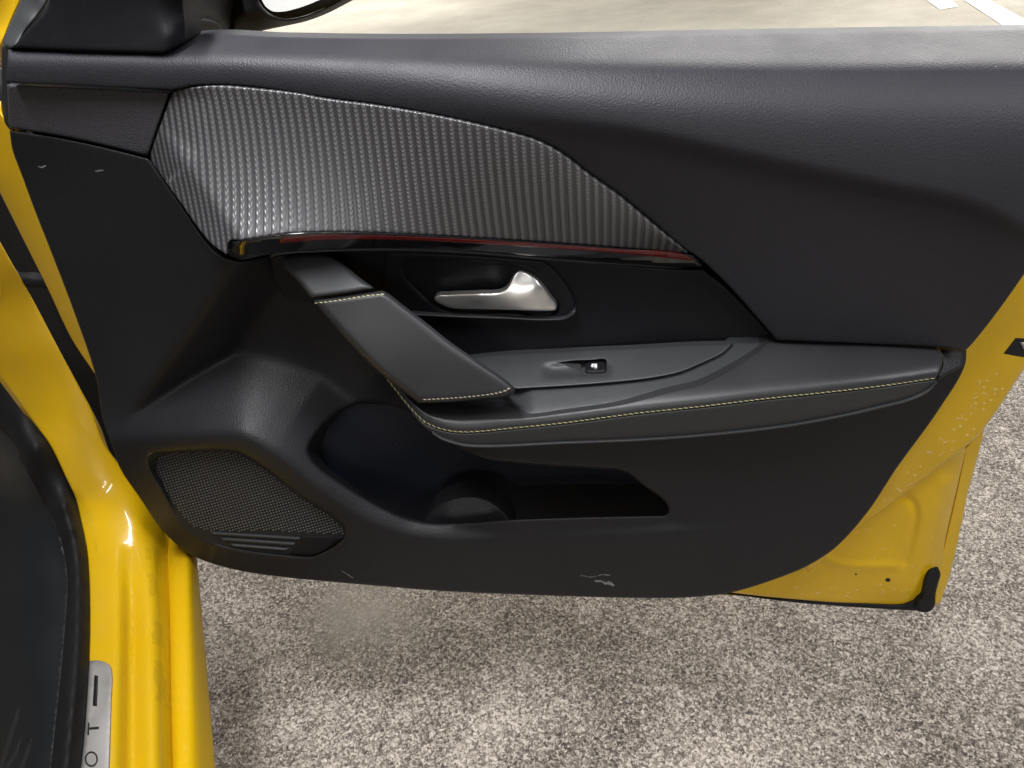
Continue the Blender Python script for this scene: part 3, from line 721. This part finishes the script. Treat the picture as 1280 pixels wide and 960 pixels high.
sym = [[(739.6, 455.2), (742, 454.6, 1), (742.2, 456.5), (741.8, 459.5, 1), (740.4, 460), (738.8, 457.5)], [(742.9, 455, 1), (746.3, 454.9, 1), (746.5, 460.6, 1), (744.5, 461.2), (742.3, 459.8)]]
for s in sym:
    piece('switch_symbol', s, lambda P: fBt(P) - 0.0004, M['white'], door, res=2, er=0, skirt=0.0004)

# ---- pull handle
J_ctrl = raw((391, 374, -.080), (480, 364, -.076), (430, 415, -.092), (530, 400, -.084), (472, 460, -.099), (590, 447, -.094), (521, 502, -.102), (640, 488, -.097), (580, 496, -.101))
grip, fJ = piece('grab_handle', [(390, 374.5, 1), (430, 369.5), (478, 363, 1), (486, 367), (500, 378), (530, 401), (560, 425), (600, 453), (636, 478), (643.5, 486), (643, 490), (636, 494.5), (600, 499), (560, 502.5), (523, 503.5, 1), (505, 490), (470, 462), (425, 415)],
  J_ctrl, M['leather'], door, res=4, er=9, drop=0.011, skirt=0.05, sdir=(-.40, .85, -.50))
piece('handle_cap', [(354, 322.5), (365, 319.3), (401, 317.5), (410, 318.5), (426, 328), (450, 347), (468, 360.5, 1), (430, 367), (389, 372, 1), (375, 354)],
  raw((355, 323, -.044), (405, 318, -.041), (372, 345, -.063), (430, 340, -.060), (389, 371, -.081), (468, 361, -.076)), M['tray'], door, res=4, er=6, drop=0.007, skirt=0.045, sdir=(-.45, .85, -.42))
stitches('stitching', [(391, 379.5), (430, 374.5), (460, 369.5), (481, 367.5)], fJ, M['thread'], door, pitch=6, ln=4.4, wd=0.66)
stitches('stitching', [(527, 499.8), (560, 498.2), (600, 494.6), (625, 490.6), (634, 487.5), (638, 484)], fJ, M['thread_pale'], door, pitch=5.6, ln=4.2, wd=0.66)

# ---- yellow door shell
rec_ctrl = (Yc((1080, 664, .024), (1160, 603, .028), (1200, 566, .030)) + Yc((1192, 576, .030), (1175, 636, .030), (1159, 700, .032), (1148, 742, .034)) + Yc((1204, 566, .036), (1194, 616, .044), (1181, 672, .046), (1174, 712, .046))
  + Yc((920, 738, .022), (1030, 748, .028), (1130, 753, .034)) + Yc((1050, 730, .026), (1120, 735, .028), (1135, 660, .026))
 )
G1 = curve([(1118, 622), (1136, 624), (1144, 636), (1140, 670), (1131, 702)], 3, closed=False); G2 = curve([(1027, 686), (1036, 700), (1055, 706), (1120, 708)], 3, closed=False)
def emboss(P):
    return 0.0035 * np.exp(-(dist(P, G1, False) / 5.0) ** 2) - 0.003 * np.exp(-(dist(P, G2, False) / 5.5) ** 2)
rec, fR = piece('shell_recess', [(1000, 700, 1), (1072, 650), (1205, 556), (1207, 562, 1), (1195, 615), (1182, 672), (1175, 712), (1168, 730), (1150, 751), (1135, 757), (1080, 755.5), (1030, 752), (960, 746), (900, 739, 1)],
  rec_ctrl, M['paint'], door, res=3, er=3, drop=0.003, skirt=0.01, fold=emboss)
piece('outer_skin', [(1232, 530, 1), (1225, 560), (1210, 615), (1201, 660), (1187, 720), (1175, 755, 1), (1168, 757, 1), (1173, 712), (1183, 672), (1196, 615), (1206.5, 561, 1)],
  Yc((1230, 532, .056), (1209, 615, .060), (1186, 720, .062)) + Yc((1208, 561, .050), (1184, 672, .054), (1172, 750, .056)), M['paint_clean'], door, res=4, er=2.5, drop=0.003, skirt=0.006)
piece('bottom_seal', [(900, 741, 1), (960, 747), (1030, 751.5), (1080, 754), (1130, 756), (1146, 752), (1147, 763.5, 1), (1100, 761), (1040, 757), (997, 753.5), (940, 746.5)],
  flat(.030), M['rubber'], door, res=4, er=2, drop=0.003, skirt=0.012)
piece('corner_bumper', [(1162.5, 714), (1168, 712.5), (1175, 714.5), (1172.5, 730), (1169.5, 742), (1168, 758), (1162, 764.5), (1150, 765), (1145, 762), (1147, 754), (1153, 746), (1155, 732), (1158, 720)],
  Yc((1168, 714, .030), (1160, 735, .026), (1150, 760, .020), (1166, 758, .026)), M['rubber'], door, res=2.5, er=4, drop=0.006, skirt=0.02)
def blob(name, cx, cy, rx, ry, f, mat, parent, dt=-0.0004):
    pts = [(cx + rx * math.cos(a), cy + ry * math.sin(a)) for a in np.linspace(0, 2 * math.pi, 11)[:-1]]
    return piece(name, pts, lambda P: f(P) + dt, mat, parent, res=2, er=0, skirt=0.0003)[0]
blob('drain_hole', 1110, 725, 3.4, 2.4, fR, M['void'], door); blob('drain_hole', 1070, 718, 1.3, 1.3, fR, M['void'], door)
piece('latch_slot', [(1269.5, 422.5, 1), (1300, 424, 1), (1300, 447, 1), (1280, 446.5), (1254.5, 442, 1)], lambda P: fSh(P) - 0.0008, M['void'], door, res=4, er=1, drop=0.0006, skirt=0.002)
piece('latch_claw', [(1275, 428, 1), (1300, 426, 1), (1300, 441, 1), (1281, 440, 1)], lambda P: fSh(P) - 0.003, M['steel'], door, res=4, er=2, drop=0.002, skirt=0.002)

# ---- water drops on the shell
def drops():
    V = []; F = []
    rs = random.Random(3); sites = []
    for k in range(80):
        u = rs.random(); base = (1100 + 150 * u, 660 - 185 * u)
        x = base[0] + rs.gauss(-4, 13); y = base[1] + rs.gauss(-8, 13); sites.append((x, y, fSh, rs.uniform(0.9, 2.0)))
    for k in range(26): sites.append((rs.uniform(985, 1140), rs.uniform(728, 748), fR, rs.uniform(0.8, 1.7)))
    for k in range(14): sites.append((rs.uniform(1070, 1170), rs.uniform(640, 720), fR, rs.uniform(0.8, 1.5)))
    SP = curve([(1125, 600), (1200, 505), (1270, 420), (1275, 455), (1230, 522), (1200, 556), (1120, 620), (1070, 655)], 5)
    for x, y, f, r in sites:
        if f is fSh and not inside(np.array([[x, y]]), SP)[0]: continue
        c = at_t(x, y, f(np.array([[x, y]]))[0] - 0.0001); R = r * 0.0012
        b0 = len(V); V.append(c + np.array([0, -R * .55, 0]))
        for (rr, hh) in ((.6, .42), (1, 0)):
            for a in range(8):
                an = a * math.pi / 4
                V.append(c + np.array([R * rr * math.cos(an), -R * hh, R * rr * math.sin(an)]))
        for a in range(8):
            b = (a + 1) % 8
            F.append((b0, b0 + 1 + a, b0 + 1 + b)); F.append((b0 + 1 + a, b0 + 9 + a, b0 + 9 + b, b0 + 1 + b))
    o = mesh('water_drops', V, F, M['water'], door); o['kind'] = 'stuff'
drops()

# ---- front edge of the shell at the hinge side
piece('hinge_edge', [(-8, 130, 1), (14, 160), (24, 205), (34, 235), (66, 312), (100, 392), (122, 470), (117, 465, 1), (90, 424), (60, 361), (30, 301), (-8, 225, 1)],
  Yc((0, 150, .012), (60, 310, .012), (118, 466, .012)) + Yc((-5, 220, .028), (60, 358, .028), (100, 438, .022)), M['paint_clean'], door, res=5, er=2.5, drop=0.003, skirt=0.02)

# ---- mirror triangle and the outside mirror
piece('mirror_triangle', [(55, -12, 1), (231, -12, 1), (230, 0), (233, 40), (232, 49), (220, 59), (205, 66.5, 1), (100, 63.5), (17, 60, 1), (30, 42), (62, 0)],
  Yc((17, 60, -.026), (100, 63, -.028), (205, 66, -.030)) + Yc((60, -10, -.020), (140, -10, -.024), (222, -10, -.022)) + Yc((50, 30, -.023), (140, 40, -.026), (212, 45, -.027)) + Yc((232, 44, -.012), (230, 5, -.010)), M['smooth_black'], door, res=5, er=4, drop=0.003, skirt=0.03)
piece('pillar_seal', [(28, -12, 1), (66, -12, 1), (62, 0), (30, 42), (17, 60), (8, 60, 1), (4, 54), (10, 36), (24, 4)],
  Yc((45, -10, .0), (30, 25, -.010), (14, 55, -.022)) + Yc((64, -10, .006), (33, 42, -.018)) + Yc((28, -10, .010), (4, 52, -.006)), M['tray'], door, res=4, er=4, drop=0.006, skirt=0.03)
piece('side_edge_cover', [(2, 58, 1), (14, 60), (12, 104), (12, 162, 1), (4, 150), (2, 100)], Yc((4, 60, .0), (4, 150, .01)) + Yc((13, 62, -.02), (11, 160, -.004)), M['rubber'], door, res=4, er=3, drop=0.005, skirt=0.02)
mir = piece('side_mirror', [(290, -14, 1), (322, -14), (322, 0), (330, 12), (340, 20), (354, 24), (376, 21.5), (397, 14), (424, 0), (446, -14, 1), (452, -8), (440, 0), (413, 15), (383, 26.5), (354, 33), (330, 38), (311, 43.5), (286, 43.5, 1), (278, 30)],
  Yc((290, -10, .20), (322, -8, .18), (332, 12, .18), (354, 24, .18), (397, 14, .18), (446, -14, .18)) + Yc((452, -8, .21), (413, 15, .21), (354, 32, .21), (311, 43, .22), (286, 42, .23)) + Yc((300, 20, .195)), M['smooth_black'], car, res=3.5, er=3, drop=0.01, skirt=0.08)[0]
piece('mirror_gasket', [(321, -14, 1), (440, -14, 1), (424, 0), (397, 13.5), (376, 20.5), (354, 23), (341, 19), (331, 12), (323, 0)], flat(.186), M['rubber'], mir, res=5, er=0, skirt=0.01)
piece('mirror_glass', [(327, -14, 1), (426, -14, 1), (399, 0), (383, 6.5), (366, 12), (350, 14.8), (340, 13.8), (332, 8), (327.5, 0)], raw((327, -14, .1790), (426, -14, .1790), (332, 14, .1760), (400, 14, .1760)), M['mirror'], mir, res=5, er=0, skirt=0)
piece('mirror_arm', [(226, -14, 1), (296, -14, 1), (292, 20), (287, 43.5, 1), (240, 46, 1), (226, 46, 1)], Yc((228, 0, .04), (230, 42, .05)) + Yc((292, 0, .20), (286, 42, .21)) + Yc((260, 20, .10)), M['smooth_black'], mir, res=4, er=3, drop=0.006, skirt=0.03)
piece('arm_cover', [(228, 25, 1), (264, 25), (274, 30), (284, 42, 1), (236, 46, 1), (229, 40)], Yc((229, 27, .044), (232, 42, .048)) + Yc((264, 26, .10), (283, 42, .14)), M['rubber'], mir, res=4, er=2, drop=0.004, skirt=0.01)

# ================================================================== THE CAR BODY
rows = []
def zrow(y, xs, zs): return Zc(*[(x, y, z) for x, z in zip(xs, zs)])
zs = (.372, .372, .366, .350, .353, .359, .352, .330)
SX = {972: (98, 137, 150, 162, 174, 186, 202, 214), 880: (106, 138, 152, 162, 173, 185, 200, 212), 800: (110, 140, 154, 162, 172, 184, 198, 211), 740: (112, 140, 153, 161, 171, 183, 197, 209), 690: (108, 138, 150, 158, 166, 180, 194, 206)}
SZ = (.372, .371, .366, .352, .354, .359, .352, .332)
sill_ctrl = []
ks = sorted(SX)
for yy in np.linspace(690, 972, 22):
    for j in range(8):
        x = np.interp(yy, ks, [SX[k][j] for k in ks]); w = min(1, max(0, (yy - 680) / 120)); w = w * w * (3 - 2 * w); z = (SZ[j] * w + (.376, .376, .374, .371, .369, .366, .356, .332)[j] * (1 - w)) + (.004 * (1 - min(1, (yy - 690) / 90)) ** 2 if j < 7 else 0)
        sill_ctrl.append((x, yy, 1 / t_z(x, yy, z)))
sill_ctrl += (zrow(655, (102, 128, 152, 176, 188), (.396, .395, .392, .384, .372)) + zrow(626, (94, 130, 160), (.420, .417, .410))
  + Zc((82, 600, .45), (100, 598, .45), (120, 600, .445)) + Yc((60, 560, .012), (90, 560, .016), (125, 560, .026)) + Yc((36, 522, .030), (70, 500, .036), (105, 500, .042)) + Yc((0, 470, .040), (40, 430, .048), (70, 435, .052)) + Yc((-10, 380, .050), (10, 340, .055), (35, 368, .060)) + Yc((-10, 300, .055)))
jamb, fJm = piece('door_sill', [(-12, 280, 1), (0, 302), (22, 341), (37, 367), (75, 439), (101, 487), (116, 515), (131, 555), (150, 582), (176, 622), (202, 658), (214, 700, 1), (212, 760), (212, 830), (213, 900), (215, 975, 1), (98, 975, 1), (104, 930), (107, 885), (111, 825), (112, 780), (112, 735), (109, 690), (103, 660), (94, 622), (82, 596), (64, 559), (37, 521), (-12, 455, 1)],
  sill_ctrl, M['paint_sill'], car, res=4, er=2.5, drop=0.003, skirt=0.03, sdir=(0, 0, -1))
RK = []
for yy in np.linspace(645, 972, 20):
    for x0, x1, z in ((207, 214, .322), (215, 220, .330), (225, 229, .331), (238, 243, .327), (243, 257, .309), (247, 269, .289)):
        RK.append((np.interp(yy, (690, 972), (x0, x1)), yy, 1 / t_z(np.interp(yy, (690, 972), (x0, x1)), yy, z - .010 * max(0, (720 - yy) / 75) ** 2)))
piece('rocker_panel', [(190, 640, 1), (222, 668), (240, 690), (246, 698, 1), (252, 760), (258, 830), (264, 900), (270, 975, 1), (213, 975, 1), (212, 900), (211.5, 830), (211, 780), (207, 720), (196, 670)],
  RK, M['rocker'], car, res=4, er=1.5, drop=0.002, skirt=0.16, sdir=(-0.6, 0.25, -0.85))
seal, fSe = piece('rubber_seal', [(-12, 455, 1), (37, 521), (64, 559), (82, 596), (94, 622), (103, 660), (109, 690), (112, 735), (112, 780), (111, 825), (107, 885), (104, 930), (98, 975, 1), (62, 975, 1), (70, 900), (80, 800), (84, 715), (72, 660), (50, 605), (20, 550), (-12, 505, 1)],
  Zc((98, 972, .376), (107, 885, .376), (112, 780, .376), (109, 690, .382), (94, 622, .420), (82, 596, .45)) + Zc((84, 972, .396), (92, 885, .396), (98, 780, .396), (95, 690, .402), (80, 632, .44)) + Zc((64, 972, .385), (72, 885, .385), (82, 780, .385), (80, 690, .390), (62, 625, .43)) + Yc((60, 560, .008), (37, 522, .036), (0, 472, .075)) + Yc((30, 560, .0), (0, 515, .05)) + Yc((44, 558, -.006), (10, 510, .045)), M['rubber'], car, res=4, er=3, drop=0.004, skirt=0.03, sdir=(-0.4, 0, -1))
piece('sill_trim', [(-14, 500, 1), (20, 545), (52, 602), (74, 660), (86, 715), (82, 800), (72, 900), (64, 978, 1), (-14, 978, 1)],
  Zc((64, 972, .380), (72, 885, .380), (82, 780, .380), (80, 690, .386), (62, 625, .42)) + Zc((40, 972, .372), (46, 885, .372), (52, 780, .372), (50, 690, .378)) + Zc((0, 972, .335), (0, 885, .335), (0, 780, .335), (0, 690, .34), (0, 620, .37)) + Yc((0, 520, .06), (25, 565, .01)), M['sill_black'], car, res=5, er=0, skirt=0.02, sdir=(0, 0, -1))
plate, fP = piece('scuff_plate', [(99, 978, 1), (104, 930), (108, 885), (111.5, 826, 1), (124, 825.5), (134, 828.5), (139, 834), (140.5, 842), (139.5, 880), (138, 930), (136.5, 978, 1)], lambda P: fJm(P) - 0.0016, M['steel'], car, res=4, er=1.5, drop=0.0012, skirt=0.002, sdir=(0, 0, -1))
for nm, poly in (('plate_bar', [(118, 844, 1), (122.5, 845.5, 1), (121, 882.5, 1), (115.8, 882.5, 1)]),):
    piece('engraved_bar', poly, lambda P: fP(P) - 0.0004, M['ink'], plate, res=4, er=0, skirt=0.0004)
piece('engraved_letter', [(109.8, 903.5, 1), (111.4, 903.5, 1), (111.3, 909.6, 1), (123.5, 908.6, 1), (123.3, 911.2, 1), (111.2, 912.2, 1), (111, 919, 1), (109.2, 919, 1)], lambda P: fP(P) - 0.0004, M['ink'], plate, res=4, er=0, skirt=0.0004)
ring = [(114 + 8 * math.cos(a), 949 + 9.6 * math.sin(a)) for a in np.linspace(0, 2 * math.pi, 25)[:-1]]
ring2 = [(114 + 6.4 * math.cos(a), 949 + 7.9 * math.sin(a)) for a in np.linspace(0, 2 * math.pi, 25)[:-1]]
piece('engraved_letter', ring, lambda P: fP(P) - 0.0004, M['ink'], plate, res=4, er=0, skirt=0.0004, holes=[ring2], her=0)
def shade_roof():  # unseen roof slab, added and placed to shade the jamb and nearby ground
    c = np.array([-.4945, .8692, 0]); l = np.array([-.8692, -.4945, 0]); R0 = np.array([.036, -.306, 0])
    V = []; F = []; ns, nl = 16, 12
    for k, dz in enumerate((0.0, -0.045)):
        for i in range(ns + 1):
            sA = -1.7 + 2.2 * i / ns
            for j in range(nl + 1):
                q = 1.2 * j / nl
                z = 1.455 + .06 * math.sin(math.pi * min(q, 1.2) / 1.2) ** 0.7 - .05 * max(0, (sA - .1) / .4) ** 2
                V.append(R0 + c * sA + l * (.10 + q + .05 * max(0, sA / .5) ** 2) + np.array([0, 0, z + dz]))
    st = (ns + 1) * (nl + 1); id_ = lambda k, i, j: k * st + i * (nl + 1) + j
    for i in range(ns):
        for j in range(nl):
            F.append((id_(0, i, j), id_(0, i, j + 1), id_(0, i + 1, j + 1), id_(0, i + 1, j)))
            F.append((id_(1, i, j), id_(1, i + 1, j), id_(1, i + 1, j + 1), id_(1, i, j + 1)))
    for i in range(ns):
        for j in (0, nl): F.append((id_(0, i, j), id_(0, i + 1, j), id_(1, i + 1, j), id_(1, i, j)))
    for j in range(nl):
        for i in (0, ns): F.append((id_(0, i, j), id_(0, i, j + 1), id_(1, i, j + 1), id_(1, i, j)))
    mesh('shade_roof', V, F, M['paint_clean'], car)
shade_roof()
# door check strap, its cavity and the wing edge
piece('check_strap', [(-12, 338), (0, 342), (10, 340), (16, 345), (24, 346), (34, 345), (42, 347), (62, 347, 1), (62, 361, 1), (40, 359), (20, 359), (12, 364), (6, 361), (-12, 362)], Yc((-10, 350, .07), (60, 354, .06)) + Yc((10, 340, .066), (30, 358, .062)), M['rubber'], car, res=3, er=4, drop=0.006, skirt=0.012)
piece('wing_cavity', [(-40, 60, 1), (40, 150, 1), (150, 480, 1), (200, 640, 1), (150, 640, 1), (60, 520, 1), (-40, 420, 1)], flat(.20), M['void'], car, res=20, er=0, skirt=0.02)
piece('roof_pillar', [(-14, -14, 1), (34, -14, 1), (24, 6), (9, 38), (2, 56), (-2, 80), (-14, 90, 1)], Yc((0, -10, .03), (30, -10, .02), (2, 54, .02)) + Yc((-10, 60, .04), (8, 10, .028)), M['paint_clean'], car, res=4, er=3, drop=0.005, skirt=0.05)
